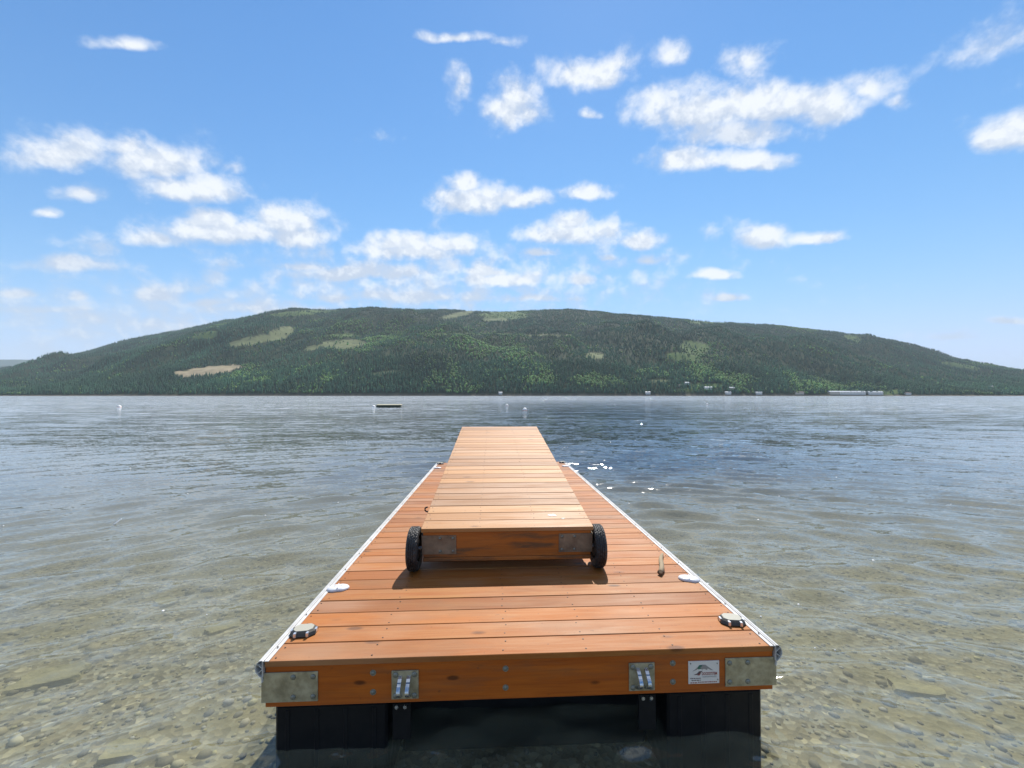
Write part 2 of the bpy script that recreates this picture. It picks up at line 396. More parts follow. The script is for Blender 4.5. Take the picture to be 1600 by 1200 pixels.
def rock(sx, sy, sz_, seed):
    bb = bmesh.new(); bmesh.ops.create_icosphere(bb, subdivisions=3, radius=1)
    for v in bb.verts:
        n = v.co.copy(); k = 1 + .35 * mnoise.noise(n * 1.3 + Vector((seed * 7.1, 0, 0))) + .1 * mnoise.noise(n * 4 + Vector((seed, 3, 0)))
        v.co = Vector((max(-.75, min(.75, n.x)) * sx * k, max(-.7, min(.7, n.y)) * sy * k, max(-.5, min(.5, n.z)) * sz_ * k))
    m = bpy.data.meshes.new('submerged_rock'); bb.to_mesh(m); bb.free(); return m
m_rock, nt, b = newmat('algae_stone', rough=.85)
pos = nt.new('ShaderNodeNewGeometry').outputs['Position']
c = nt.mix(nt.noise(pos, 9, 5, .6), (.30, .27, .13), (.13, .12, .06)); nt.l.new(c, b.inputs['Base Color'])
bump(nt, b, nt.noise(pos, 25, 4), .5, .02)
for i, (x, y, sx, sy, s3, rz, lab) in enumerate([
    (-3.07, 3.05, .24, .13, .12, 25, 'large flat yellowish slab under the water left of the dock'),
    (-1.95, 2.3, .13, .09, .09, 10, 'small tan rock under the water nearest the dock\'s left front corner'),
    (-3.3, 4.35, .16, .1, .1, -20, 'pale yellowish rock under water further out left of the dock'),
    (-2.35, 3.75, .15, .09, .08, 40, 'greenish rock under water between the two yellowish ones on the left'),
    (2.8, 2.65, .16, .1, .09, -15, 'grey-green flat rock under water right of the dock')]):
    link('submerged_rock', rock(sx, sy, s3, i), m_rock, label=lab, cat='rock', group='bigger rocks under the shallow water',
         loc=(x, y, float(bed_z(x, y)) - s3 * .15), rot=(0, 0, R(rz)))

# ---------------------------------------------------------------- the mountain across the lake
SHORE, RIDGE = 1600.0, 3700.0
prof = np.array([(-900, 617), (-400, 612), (-150, 598), (0, 580), (60, 569), (140, 549), (200, 531), (280, 517), (350, 501), (400, 495), (440, 488), (480, 484), (520, 484),
    (560, 484), (600, 482), (650, 484), (700, 484.5), (760, 487.5), (800, 487), (850, 485), (900, 486), (960, 491), (1020, 497), (1080, 501), (1150, 506), (1200, 508), (1260, 514), (1300, 519),
    (1360, 528), (1420, 543), (1480, 559), (1530, 570), (1600, 581), (1750, 600), (2000, 611), (2500, 616)])
def rprof(X): return np.interp(X, prof[:, 0], prof[:, 1])
# smooth 2-D value noise for the terrain
def vnoise(x, y, seed=0):
    xi, yi = np.floor(x).astype(int), np.floor(y).astype(int); fx, fy = x - xi, y - yi
    def h(i, j): return (np.sin(i * 127.1 + j * 311.7 + seed * 74.7) * 43758.5453) % 1.0
    u, v = fx * fx * (3 - 2 * fx), fy * fy * (3 - 2 * fy)
    return (h(xi, yi) * (1 - u) + h(xi + 1, yi) * u) * (1 - v) + (h(xi, yi + 1) * (1 - u) + h(xi + 1, yi + 1) * u) * v
def fb(x, y, seed=0, o=4):
    t = 0; a = .5; s_ = 0
    for i in range(o): t = t + a * vnoise(x * 2 ** i, y * 2 ** i, seed + i); s_ += a; a *= .5
    return t / s_
def hill_z(lat, d):
    X = 800 + FPX * lat / d
    s_ = np.clip((d - SHORE) / (RIDGE - SHORE), -.05, 2)
    H = (618 - rprof(X)) / FPX * RIDGE + CAM_H
    g = np.where(s_ <= 1, np.clip(s_, 0, 1) ** .82, 1 - .55 * (s_ - 1) ** 1.5)
    bump_ = (fb(lat / 420 + 5, d / 600, 3) - .5) * 290 + (fb(lat / 150, d / 420, 9) - .5) * 120
    w = np.clip(s_, 0, 1) * np.clip(1.0 - s_, 0, 1) * 3.4
    k = np.clip(H / 300, 0, 1)
    return np.where(s_ < 0, s_ * 60, 1.0 + H * g + bump_ * w * k + (fb(lat / 60, d / 200, 4) - .5) * 9 * np.clip(s_ * 6, 0, 1))
def to_px(lat, d, z): return 800 + FPX * lat / d, 618 - FPX * (z - CAM_H) / d
# open places on the mountainside: (x, y, half width, half height, slope) as seen from the dock, and what covers them
CLEAR = [(325, 580, 46, 5.5, -.12, 0), (288, 583, 14, 3, 0, 0), (400, 531, 38, 5, -.18, 1), (438, 522, 18, 8, -.3, 1), (322, 524, 18, 4, -.15, 2), (535, 538, 34, 6, -.05, 1),
         (486, 544, 12, 3, -.1, 1), (715, 492, 22, 3, -.2, 1), (790, 493, 34, 5, 0, 2), (775, 500, 18, 2, 0, 1), (930, 556, 12, 4, .1, 1), (1085, 543, 20, 8, .1, 2), (1070, 558, 26, 5, .1, 2),
         (600, 582, 18, 2, -.1, 1), (1332, 529, 12, 4, .3, 2), (1500, 571, 28, 2.5, .15, 2), (1030, 595, 20, 2, 0, 1), (540, 524, 26, 2, 0, 2), (1110, 503, 30, 3, 0, 2), (1105, 602, 22, 3, 0, 2),
         (1075, 610, 16, 3, 0, 2), (740, 522, 60, 1.2, 0, 2), (860, 524, 40, 1.0, 0, 1), (470, 489, 50, 3, -.08, 2), (1390, 612, 20, 3, 0, 2)]
CCOL = np.array([(.36, .29, .20), (.155, .17, .085), (.09, .135, .045)])
def clearing(X, Y, jit):
    res_ = np.full(X.shape, -1)
    for (cx, cy, a, b_, sl, t) in CLEAR:
        q = ((X - cx) / (a * 1.15)) ** 2 + ((Y - cy - sl * (X - cx)) / (b_ * 1.3)) ** 2
        res_ = np.where(q < 1 + jit, t, res_)
    return res_
Xg = np.linspace(-900, 2500, 620); sg = np.concatenate([np.linspace(-.03, 0, 3)[:-1], np.linspace(0, 1.12, 190), np.linspace(1.16, 1.8, 10)])
XX, SS = np.meshgrid(Xg, sg); dd = SHORE + SS * (RIDGE - SHORE); ll = (XX - 800) / FPX * dd
zz = hill_z(ll.ravel(), dd.ravel()).reshape(dd.shape)
hx, hy = rays(ll, dd)
n, m = XX.shape; i = np.arange(n - 1)[:, None] * m + np.arange(m - 1)[None]
hf = np.stack([i, i + 1, i + m + 1, i + m], -1).reshape(-1, 4)
pxx, pyy = to_px(ll.ravel(), dd.ravel(), zz.ravel())
cl = clearing(pxx, pyy, (fb(pxx / 9, pyy / 3, 2) - .5) * 1.1)
gc = np.tile(np.array([(.030, .042, .018)]), (len(pxx), 1)); gc[cl >= 0] = CCOL[cl[cl >= 0]]
beachband = (SS.ravel() < .004); gc[beachband] = (.16, .13, .10)
gc *= rng.uniform(.85, 1.12, (len(gc), 1))
hm = npmesh('mountain', np.column_stack([hx.ravel(), hy.ravel(), zz.ravel()]), hf, True, {'tone': gc})
m_hill, nt, b = newmat('mountain_ground', rough=.95, spec=.1)
at = nt.new('ShaderNodeAttribute'); at.attribute_name = 'tone'
pos = nt.new('ShaderNodeNewGeometry').outputs['Position']
nt.l.new(nt.mix(nt.noise(pos, .03, 5, .6), at.outputs['Color'], nt.mix(1, at.outputs['Color'], (.55, .6, .5), 'MULTIPLY')), b.inputs['Base Color'])
link('mountain', hm, m_hill, kind='structure', label='long forested mountain across the lake')

# the forest on it: conifers and broadleaf trees, one mass
def forest(n_t):
    d = np.sqrt(rng.uniform(SHORE ** 2, (RIDGE * 1.05) ** 2, n_t)) ; d = np.where(rng.random(n_t) < .12, rng.uniform(SHORE + 3, SHORE + 260, n_t), d)
    X = rng.uniform(-170, 1770, n_t); lat = (X - 800) / FPX * d
    z = hill_z(lat, d); pX, pY = to_px(lat, d, z)
    c_ = clearing(pX, pY, (fb(pX / 7, pY / 3, 2) - .5) * 1.0)
    keep = (c_ < 0) | ((c_ == 2) & (rng.random(n_t) < .22)) | ((c_ == 1) & (rng.random(n_t) < .05))
    keep &= d > SHORE + 8
    d, lat, z, pX, pY = d[keep], lat[keep], z[keep], pX[keep], pY[keep]; k = len(d)
    stand = fb(lat / 260, d / 420, 12) * .55 + fb(lat / 70 + 9, d / 90, 15) * .45
    zone = np.zeros(k)
    for (cx, cy, a, b_, w) in [(680, 532, 190, 26, .26), (880, 594, 90, 9, .28), (1250, 515, 70, 8, .16), (1200, 545, 120, 14, .10), (800, 493, 50, 6, .2), (560, 505, 120, 10, .12), (1120, 590, 90, 12, .12), (1320, 605, 60, 6, .1)]:
        zone += w * np.exp(-(((pX - cx) / a) ** 2 + ((pY - cy) / b_) ** 2))
    decid = rng.random(k) < np.clip((stand - .58 + zone) * 7, .02, .92)
    hgt_ = np.where(decid, rng.uniform(8, 13, k), rng.uniform(9, 20, k)) * np.where(pY < 500, .85, 1)
    rad = np.where(decid, hgt_ * rng.uniform(.30, .42, k), hgt_ * rng.uniform(.15, .22, k))
    base = np.where(decid[:, None], np.array([[.092, .172, .052]]), np.array([[.024, .072, .039]]))
    tone = base * rng.uniform(.6, 1.4, (k, 1)) * .88 * (0.30 + 1.35 * fb(lat / 200 + 3, d / 300, 21))[:, None]
    tone[:, 0] *= rng.uniform(.8, 1.3, k)
    return lat, d, z, decid, hgt_, rad, tone
lat, d_, z_, dec, hg, rd, tone = forest(175000)
fxw, fyw = rays(lat, d_)
V, F, T = [], [], []
off = 0
# conifer: two ragged cones; broadleaf: a rough rounded crown
for sel, kind_ in ((~dec, 0), (dec, 1)):
    k = int(sel.sum()); a0 = rng.uniform(0, 6.28, k)
    if kind_ == 0:
        rings = [(.12, 1.0, 5), (.48, .62, 4)]; tops = [.72, 1.0]
        for (hb, rs_, ns), tp in zip(rings, tops):
            ang = a0[:, None] + np.arange(ns)[None] * 2 * math.pi / ns + hb * 3
            rj = rd[sel][:, None] * rs_ * rng.uniform(.7, 1.2, (k, ns))
            ring = np.stack([fxw[sel][:, None] + rj * np.cos(ang), fyw[sel][:, None] + rj * np.sin(ang), z_[sel][:, None] + hg[sel][:, None] * (hb + rng.uniform(-.05, .05, (k, ns)))], -1)
            top = np.stack([fxw[sel], fyw[sel], z_[sel] + hg[sel] * tp], -1)[:, None]
            V.append(np.concatenate([ring, top], 1).reshape(-1, 3))
            fi = np.array([[j, (j + 1) % ns, ns] for j in range(ns)])
            F.append((fi[None] + (off + np.arange(k) * (ns + 1))[:, None, None]).reshape(-1, 3)); off += k * (ns + 1)
            T.append(np.repeat(tone[sel], ns + 1, 0))
    else:
        ns = 5
        parts_ = []
        for hb, rs_ in ((.15, .65), (.55, 1.0)):
            ang = a0[:, None] + np.arange(ns)[None] * 2 * math.pi / ns + hb
            rj = rd[sel][:, None] * rs_ * rng.uniform(.7, 1.25, (k, ns))
            parts_.append(np.stack([fxw[sel][:, None] + rj * np.cos(ang), fyw[sel][:, None] + rj * np.sin(ang), z_[sel][:, None] + hg[sel][:, None] * (hb + rng.uniform(-.08, .08, (k, ns)))], -1))
        top = np.stack([fxw[sel] + rd[sel] * rng.uniform(-.3, .3, k), fyw[sel], z_[sel] + hg[sel] * .97], -1)[:, None]
        V.append(np.concatenate(parts_ + [top], 1).reshape(-1, 3)); nv = 2 * ns + 1
        fi = [[j, (j + 1) % ns, ns + j] for j in range(ns)] + [[(j + 1) % ns, ns + (j + 1) % ns, ns + j] for j in range(ns)] + [[ns + j, ns + (j + 1) % ns, 2 * ns] for j in range(ns)]
        F.append((np.array(fi)[None] + (off + np.arange(k) * nv)[:, None, None]).reshape(-1, 3)); off += k * nv
        T.append(np.repeat(tone[sel], nv, 0))
fm = npmesh('forest', np.concatenate(V), np.concatenate(F), False, {'tone': np.concatenate(T)})
m_for, nt, b = newmat('forest_foliage', rough=.9, spec=.15)
at = nt.new('ShaderNodeAttribute'); at.attribute_name = 'tone'; nt.l.new(at.outputs['Color'], b.inputs['Base Color'])
link('forest', fm, m_for, kind='stuff', label='dense conifer and broadleaf forest covering the mountain')

# far hills beyond the left end of the lake
def far_hills(name, dist_, pts, col, lab):
    X = np.linspace(pts[0][0], pts[-1][0], 160); P = np.array(pts)
    Y = np.interp(X, P[:, 0], P[:, 1]) + (fb(X / 18, X * 0, 5) - .5) * 2.0
    rows_ = []
    for s_, dd_ in ((0, dist_), (.55, dist_ + 350), (1, dist_ + 900), (.6, dist_ + 1800), (0, dist_ + 2600)):
        H = (618 - Y) / FPX * (dist_ + 900)
        x, y = rays((X - 800) / FPX * dd_, dd_)
        rows_.append(np.column_stack([x, y, H * s_ + (fb(X / 7, X * 0 + s_ * 9, 8) - .5) * 30 * s_ * (1 - s_) * 4 - (6 if s_ == 0 else 0)]))
    v = np.concatenate(rows_); m = len(X); i = np.arange(4)[:, None] * m + np.arange(m - 1)[None]
    f = np.stack([i, i + 1, i + m + 1, i + m], -1).reshape(-1, 4)
    mt, nt, b = newmat(name + '_cover', col, .95, spec=.1)
    link(name, npmesh(name, v, f, True), mt, kind='structure', label=lab)
far_hills('far_hills', 8600, [(-2600, 596), (-1500, 575), (-700, 556), (-300, 559), (-100, 560), (0, 562), (80, 563), (160, 566), (320, 580)], (.04, .06, .035), 'pale blue hills far beyond the left end of the lake')
far_hills('distant_ridge', 6200, [(-2400, 600), (-900, 585), (-300, 574), (-100, 571), (0, 571.5), (60, 573), (140, 582), (260, 600)], (.035, .055, .03), 'darker low ridge in front of the pale far hills on the left')

# ---------------------------------------------------------------- buildings along the far shore
m_white, _, _ = newmat('white_siding', (.52, .52, .50), .7)
m_cream, _, _ = newmat('cream_siding', (.40, .36, .30), .75)
m_roofw, _, _ = newmat('pale_metal_roof', (.50, .51, .52), .6)
m_roofd, _, _ = newmat('brown_shingle_roof', (.12, .09, .08), .85)
m_pane, _, _ = newmat('dark_window_glass', (.03, .04, .05), .15)
def house(X, Y, w, h, dep, wall, roof, lab, group, ahead=30):
    # stands on the slope where that line of sight meets the mountainside
    d = SHORE + ahead
    for it in range(400):
        z = float(hill_z(np.array([(X - 800) / FPX * d]), np.array([d]))[0])
        if to_px(0, d, z)[1] <= Y: break
        d += 3
    x, y = rays((X - 800) / FPX * d, d)
    root = link('house' if w < 40 else 'lakeside_hall', None, label=lab, cat='house' if w < 40 else 'building', group=group, loc=(x, y, z), rot=(0, 0, -YAW))
    z -= 0
    link('wall', B().box(-w / 2, w / 2, -dep / 2, dep / 2, -6, h).me('wall'), wall, root)
    link('roof', B().prism([(-dep / 2 - .6, h), (dep / 2 + .6, h), (0, h + dep * .28)], 'X', -w / 2 - .7, w / 2 + .7).me('roof'), roof, root)
    nwin = max(2, min(8, int(w / 6)))
    wme = B().box(-.9, .9, -.1, .1, -.8, .8).me('window')
    for q in range(nwin): link('window', wme, m_pane, root, loc=(-w / 2 + (q + .5) * w / nwin, -dep / 2 - .05, h * .55))
G1 = 'small houses near the far shore'; G2 = 'long pale buildings on the far shore'
house(1063, 604, 14, 6, 10, m_cream, m_roofd, 'cream house with brown roof, leftmost on the far shore slope', G1)
house(1073, 601, 16, 7, 10, m_white, m_roofw, 'pale house above the cream one on the far slope', G1)
house(1106, 608, 30, 7, 12, m_white, m_roofw, 'wide white house among trees on the far slope', G1)
house(1143, 611, 20, 8, 11, m_cream, m_roofw, 'cream house with pale roof beside the wide white one', G1)
house(1137, 618, 22, 4, 10, m_white, m_roofw, 'low white boathouse at the waterline below the cream house', G1, 10)
house(1185, 618, 24, 4, 10, m_white, m_roofw, 'low white boathouse at the waterline further right', G1, 10)
house(1248, 618, 34, 4, 12, m_cream, m_roofd, 'low brown-roofed cream building at the far waterline', G1, 12)
house(1302, 618, 36, 6, 14, m_cream, m_roofw, 'small cream building left of the long pale rows', G1, 12)
house(1330, 618, 100, 6, 16, m_white, m_roofw, 'longest low white building on the far shore', G2, 14)
house(1366, 618, 56, 6, 16, m_white, m_roofw, 'shorter low white building right of the longest one', G2, 14)
house(1418, 618, 20, 5, 10, m_white, m_roofd, 'small white house right of the long pale buildings', G1, 12)
house(1513, 603, 12, 6, 9, m_white, m_roofw, 'lone white house on the right end of the mountain', G1)
house(1548, 606, 14, 6, 9, m_cream, m_roofw, 'rightmost small pale house low on the mountain', G1)
house(782, 618.6, 14, 4, 8, m_white, m_roofw, 'small white cabin on the shore behind the buoys', G1, 9)
house(1012, 618, 18, 5, 9, m_white, m_roofw, 'white cabin on the shore left of the slope houses', G1, 10)

# ---------------------------------------------------------------- air
m_air = bpy.data.materials.new('lake_haze'); m_air.use_nodes = True
nt = NT(m_air.node_tree); nt.n.remove(nt.n['Principled BSDF'])
pv = nt.new('ShaderNodeVolumePrincipled'); pv.inputs['Color'].default_value = (.74, .88, 1.0, 1); pv.inputs['Density'].default_value = .000045
pv.inputs['Anisotropy'].default_value = 0
nt.l.new(pv.outputs[0], nt.n['Material Output'].inputs['Volume'])
link('haze', B().box(-27000, 27000, -27000, 27000, -16, 1120).me('haze'), m_air, kind='stuff', label='thin summer haze over the lake')

# ---------------------------------------------------------------- wood and metal materials
def wood(name, c_light, c_mid, c_dark, rough=.5, along='X', scale=1.0, dirt=.0, spec=.5, bleach=.35, knots=(2.2, 5.5)):
    m, nt, b = newmat(name, rough=rough, spec=spec)
    oi = nt.new('ShaderNodeObjectInfo'); tcn = nt.new('ShaderNodeTexCoord')
    rnd = oi.outputs['Random']
    offs = nt.new('ShaderNodeCombineXYZ')
    for k_, q in enumerate((13.7, 41.3, 7.7)): nt.l.new(nt.math('MULTIPLY', rnd, q), offs.inputs[k_])
    v = nt.vmath('ADD', tcn.outputs['Object'], offs.outputs[0])
    st = {'X': (.7, 9, 9), 'Y': (9, .7, 9)}[along]
    g = nt.noise(nt.mapping(v, tuple(q * scale for q in st)), 3.0, 6, .6, .8)
    g2 = nt.noise(nt.mapping(v, tuple(q * scale * 6 if q > 1 else q * 1.5 for q in st)), 3.0, 3, .6, .2)
    blot = nt.noise(v, 1.6, 4, .55)
    sunb = nt.noise(nt.mapping(v, (.5, 1.2, 1) if along == 'X' else (1.2, .5, 1)), 2.2, 3, .5)
    c = nt.mix(nt.rng(g, .3, .7), c_light, c_mid)
    c = nt.mix(nt.math('MULTIPLY', nt.rng(g2, .5, .8), .35), c, c_dark)
    c = nt.mix(nt.math('MULTIPLY', nt.rng(blot, .5, .75), .45), c, c_mid)
    # knots: sparse, elongated along the board
    kv = nt.voronoi(nt.mapping(v, (knots[0], knots[1], knots[1]) if along == 'X' else (knots[1], knots[0], knots[1])), 1.0, rnd=1.0)
    kn = nt.rng(kv, .05, .13, 1, 0, 'SMOOTHSTEP')
    c = nt.mix(nt.math('MULTIPLY', kn, .8), c, tuple(q * .25 for q in c_dark))
    # each board its own shade
    c = nt.mix(1, c, nt.mix(rnd, (.66, .62, .58), (1.18, 1.20, 1.20)), 'MULTIPLY')
    h2 = nt.math('FRACT', nt.math('MULTIPLY', rnd, 17.31))
    c = nt.mix(nt.math('MULTIPLY', h2, .5), c, c_mid)
    # sun-bleached and scuffed patches, small dark specks
    c = nt.mix(nt.math('MULTIPLY', nt.rng(sunb, .48, .70), bleach), c, (.41, .275, .185))
    spk = nt.noise(v, 38, 2, .5); c = nt.mix(nt.math('MULTIPLY', nt.rng(spk, .70, .78), .45), c, (.08, .04, .02))
    if dirt:
        dn = nt.noise(nt.mapping(v, (1, 3, 6)), 1.7, 5, .65); c = nt.mix(nt.math('MULTIPLY', nt.rng(dn, .5, .62), dirt), c, (.09, .07, .045))
    nt.l.new(c, b.inputs['Base Color'])
    nt.l.new(nt.rng(g, .3, .7, rough - .06, rough + .12), b.inputs['Roughness'])
    bump(nt, b, nt.math('ADD', g2, nt.math('MULTIPLY', kn, -.8)), .25, .004)
    return m
m_deck = wood('cedar_deck', (.36, .155, .040), (.305, .092, .014), (.17, .055, .018), .54, spec=.26, dirt=.16)
m_ramp = wood('pale_cedar_deck', (.42, .230, .098), (.37, .165, .050), (.22, .10, .04), .52, spec=.28)
m_fasc = wood('stained_fascia', (.50, .130, .014), (.36, .080, .008), (.12, .03, .006), .5, spec=.22, bleach=.06, knots=(3.2, 8), dirt=.25)
m_fasr = wood('weathered_fascia', (.46, .16, .035), (.34, .105, .02), (.15, .05, .015), .55, spec=.22, bleach=.1, knots=(3.0, 8), dirt=.75)
m_beam = wood('side_beam_wood', (.38, .15, .04), (.30, .10, .025), (.16, .06, .018), .55, along='Y')
def metal(name, c0, c1, rough, metal_=.85, sc_=18):
    m, nt, b = newmat(name, c0, rough, metal_)
    tcn = nt.new('ShaderNodeTexCoord').outputs['Object']
    n = nt.noise(tcn, sc_, 5, .65); nt.l.new(nt.mix(nt.rng(n, .35, .65), c0, c1), b.inputs['Base Color'])
    nt.l.new(nt.rng(nt.noise(tcn, sc_ * 2.5, 3), .3, .7, rough - .08, rough + .15), b.inputs['Roughness']); return m
m_galv = metal('galvanised_plate', (.44, .41, .30), (.25, .225, .15), .50, .55)
m_galr = metal('stained_galvanised_plate', (.30, .25, .18), (.17, .13, .09), .6, .4, 9)
m_steel = metal('bright_steel', (.62, .64, .67), (.45, .47, .50), .24, .95)
m_bolt = metal('dull_bolt_metal', (.30, .30, .26), (.17, .17, .14), .5, .6, 60)
m_rail = metal('white_vinyl_edging', (.60, .59, .57), (.46, .45, .43), .36, 0.0, 7)
m_railin, _, _ = newmat('edging_groove', (.40, .39, .38), .6)
m_black = metal('black_plastic', (.009, .009, .010), (.014, .014, .014), .5, 0, 6)
m_black.node_tree.nodes['Principled BSDF'].inputs['Specular IOR Level'].default_value = .15
m_screw, _, _ = newmat('screw_head', (.05, .035, .025), .5, .5)
m_dark, _, _ = newmat('dark_bronze_case', (.055, .050, .042), .4, .3)
m_cream2, _, _ = newmat('cream_lens', (.36, .34, .27), .35)
m_whitep, _, _ = newmat('white_plastic', (.58, .58, .60), .4)
m_silver, _, _ = newmat('silver_clip', (.7, .7, .7), .3, .8)

# ---------------------------------------------------------------- the dock
dock = link('floating_dock', None, label='wide cedar-planked floating dock with white vinyl side edging', cat='dock',
            loc=(.157, 1.979, .47), rot=(-.0105, -.0027, 0))
NB, PITCH = 42, .1452
L_D = NB * PITCH
bme = B().box(-1.215, 1.215, 0, .1392, -.027, 0, .0022).me('deck_board')
bme.materials.append(m_deck)
for k in range(NB):
    o = link('deck_board', bme, None, dock, loc=(random.uniform(-.002, .002), k * PITCH, random.uniform(-.0012, .0008)), rot=(0, 0, random.uniform(-.0007, .0007)))
sc_b = B()
for k in range(NB):
    for xj in (-1.17, -.72, -.098, .30, .717, 1.17):
        for yy in (.028, .111):
            x, y = xj + random.uniform(-.012, .012), k * PITCH + yy + random.uniform(-.006, .006)
            sc_b.cyl((x, y, -.004), (x, y, .0012), .0042, n=6)
link('screws', sc_b.me('screws'), m_screw, dock, kind='stuff')
fb_me = B().box(-1.219, 1.219, .012, .050, -.221, -.0300, .003).me('fascia_board')
link('fascia_board', fb_me, m_fasc, dock)
link('fascia_board', fb_me, None, dock, loc=(0, L_D - .062, 0))
sb_me = B().box(-.019, .019, .0515, L_D - .0515, -.219, -.0300, .003).me('side_beam')
for x in (-1.199, 1.199, -.72, -.098, .717): link('side_beam' if abs(x) > 1 else 'joist', sb_me, m_beam, dock, loc=(x, 0, 0))
sheath = B().box(-1.205, 1.205, .055, L_D - .055, -.247, -.2225, .002).me('float_frame')
link('float_frame', sheath, m_black, dock)
# floats: black tubs either side, a black block filling the bay between them
for (x0, x1) in ((-1.20, -.67), (.71, 1.195)):
    for k in range(4):
        y0 = .06 + k * 1.5
        bb = B().box(x0, x1, y0, y0 + 1.4, -.72, -.249, .012)
        for q in range(4):
            xr = x0 + .06 + q * (x1 - x0 - .12) / 3
            bb.box(xr - .012, xr + .012, y0 - .003, y0 + .02, -.70, -.27, .003)
        link('float', bb.me('float'), m_black, dock)
link('float', B().box(-.645, .685, .30, 5.6, -.70, -.249, .012).me('float'), m_black, dock)  # black filler, not a float, set forward so the shaded bay stays black
for x in (-.64, .56):
    link('strut_plate', B().box(x, x + .085, .045, .055, -.42, -.249, .001).me('strut_plate'), m_black, dock)
    for q in (.02, .06): link('bolt', B().cyl((x + q, .046, -.262), (x + q, .037, -.262), .009, n=8).me('bolt'), m_steel, dock)
# white edging down both sides
def edging(s):
    b_ = B(); L = L_D + .004
    b_.shell([(s * 1.196, .0035), (s * 1.226, .0035)], .003 * -s, -.004, L)                     # flat lip over the boards
    b_.shell([(s * 1.226, .0035), (s * 1.238, .0015), (s * 1.248, -.008), (s * 1.254, -.022), (s * 1.255, -.036), (s * 1.250, -.050), (s * 1.241, -.062), (s * 1.228, -.072), (s * 1.2245, -.095)], .0028 * s, -.004, L)
    b_.shell([(s * 1.2235, .000), (s * 1.2235, -.070)], .0028 * s, -.004, L)
    b_.shell([(s * 1.225, -.030), (s * 1.250, -.010)], .0022, -.003, L)
    b_.shell([(s * 1.225, -.036), (s * 1.248, -.052)], .0022, -.003, L)
    o = link('edging', b_.me('edging'), m_rail, dock)
    g = B().box(min(s * 1.214, s * 1.217), max(s * 1.214, s * 1.217), -.002, L - .002, .0030, .0076).me('bead')
    link('bead', g, m_railin, o)
    sm = B().cyl((0, 0, 0), (0, 0, .0025), .004, n=8).me('screw'); sm.materials.append(m_screw)
    for k in range(20): link('screw', sm, None, o, loc=(s * 1.206, .10 + k * .31, .0065))
edging(-1); edging(1)
# corner plates, bolts, hitch plates on the front
def bolt(parent, x, y, z, r=.0125, m=m_bolt):
    b_ = B().lathe([(r * 1.0, 0), (r * .97, -.0025), (r * .75, -.0060), (r * .3, -.0078)], 'Y', 12)
    o = link('bolt', b_.me('bolt', True), m, parent, loc=(x, y, z)); return o
for s in (-1, 1):
    x0, x1 = sorted((s * .977, s * 1.2345))
    pl = B().box(x0, x1, .006, .012, -.196, -.058, .0012).box(s * 1.2345 - (.003 if s > 0 else 0), s * 1.2345 + (.003 if s < 0 else 0), .0125, .26, -.196, -.058)
    o = link('corner_plate', pl.me('corner_plate'), m_galv, dock)
    for x in (.998, 1.089):
        for z in (-.081, -.173): bolt(o, s * x, .006, z)
for x in (-.723, -.098, .717):
    for z in (-.076, -.166):
        o = bolt(dock, x, .012, z, .0105)
        link('washer', B().cyl((0, 0, 0), (0, -.0015, 0), .0145, n=14).me('washer'), m_bolt, o)
def hitch(cx):
    o = link('hitch_plate', B().box(cx - .063, cx + .063, .005, .012, -.200, -.067, .0012).me('hitch_plate'), m_galv, dock)
    for dx in (-.044, .044):
        for z in (-.085, -.183): bolt(o, cx + dx, .005, z, .0135)
    for dx in (-.021, .019):
        pts = []; n = 14
        for k in range(n):
            t = k / (n - 1); a = math.pi * (t)
            pts.append((.004 - .055 * math.sin(a) ** .8, -.095 - .088 * t))
        inn = [(p[0] + (.014 if 2 < i < n - 3 else .004), p[1] + .007 * (1 - 2 * i / (n - 1))) for i, p in enumerate(pts)]
        b_ = B()
        for i in range(n - 1):
            b_.prism([pts[i], pts[i + 1], inn[i + 1], inn[i]], 'X', cx + dx - .0085, cx + dx + .0085)
        link('hook', b_.me('hook'), m_steel, o)
    return o
hitch(-.573); hitch(.562)
# end hardware at the lakeward end stays plain: two corner plates
for s in (-1, 1):
    x0, x1 = sorted((s * .977, s * 1.2345))
    link('corner_plate', B().box(x0, x1, L_D - .012, L_D - .006, -.196, -.058, .0012).me('corner_plate'), m_galv, dock)

# maker's sign on the fascia
m_sign, nt, b = newmat('enamel_sign', (.66, .62, .58), .45)
sign = link('sign_plate', B().box(.793, .947, .008, .012, -.178, -.068, .001).me('sign_plate'), m_sign, dock)
m_ink = {}
for nme, c_ in (('grey', (.26, .24, .23)), ('green', (.04, .13, .09)), ('red', (.28, .05, .04)), ('dark', (.10, .06, .06)), ('pale', (.42, .40, .38))):
    m_ink[nme], _, _ = newmat('print_' + nme, c_, .6)
def sx(u): return .793 + .154 * u
def szz(v): return -.068 - .110 * v
def printed(name, poly, ink, dy=0):
    me_ = B().prism([(sx(u), szz(v)) for u, v in poly], 'Y', .0072 - dy, .0078).me(name); link(name, me_, m_ink[ink], sign)
printed('mountain_mark', [(.13, .44), (.22, .36), (.34, .22), (.44, .16), (.55, .17), (.66, .28), (.80, .42), (.72, .40), (.62, .33), (.60, .40), (.50, .34), (.44, .38), (.36, .30), (.26, .38)], 'grey')
printed('tree_mark', [(.28, .30), (.35, .18), (.44, .17), (.43, .24), (.38, .27), (.42, .33), (.32, .36)], 'green', .0003)
printed('swoosh_mark', [(.17, .60), (.28, .54), (.34, .45), (.46, .43), (.36, .56), (.30, .60)], 'dark')
printed('swoosh_tip', [(.29, .63), (.33, .57), (.40, .52), (.36, .62)], 'red', .0003)
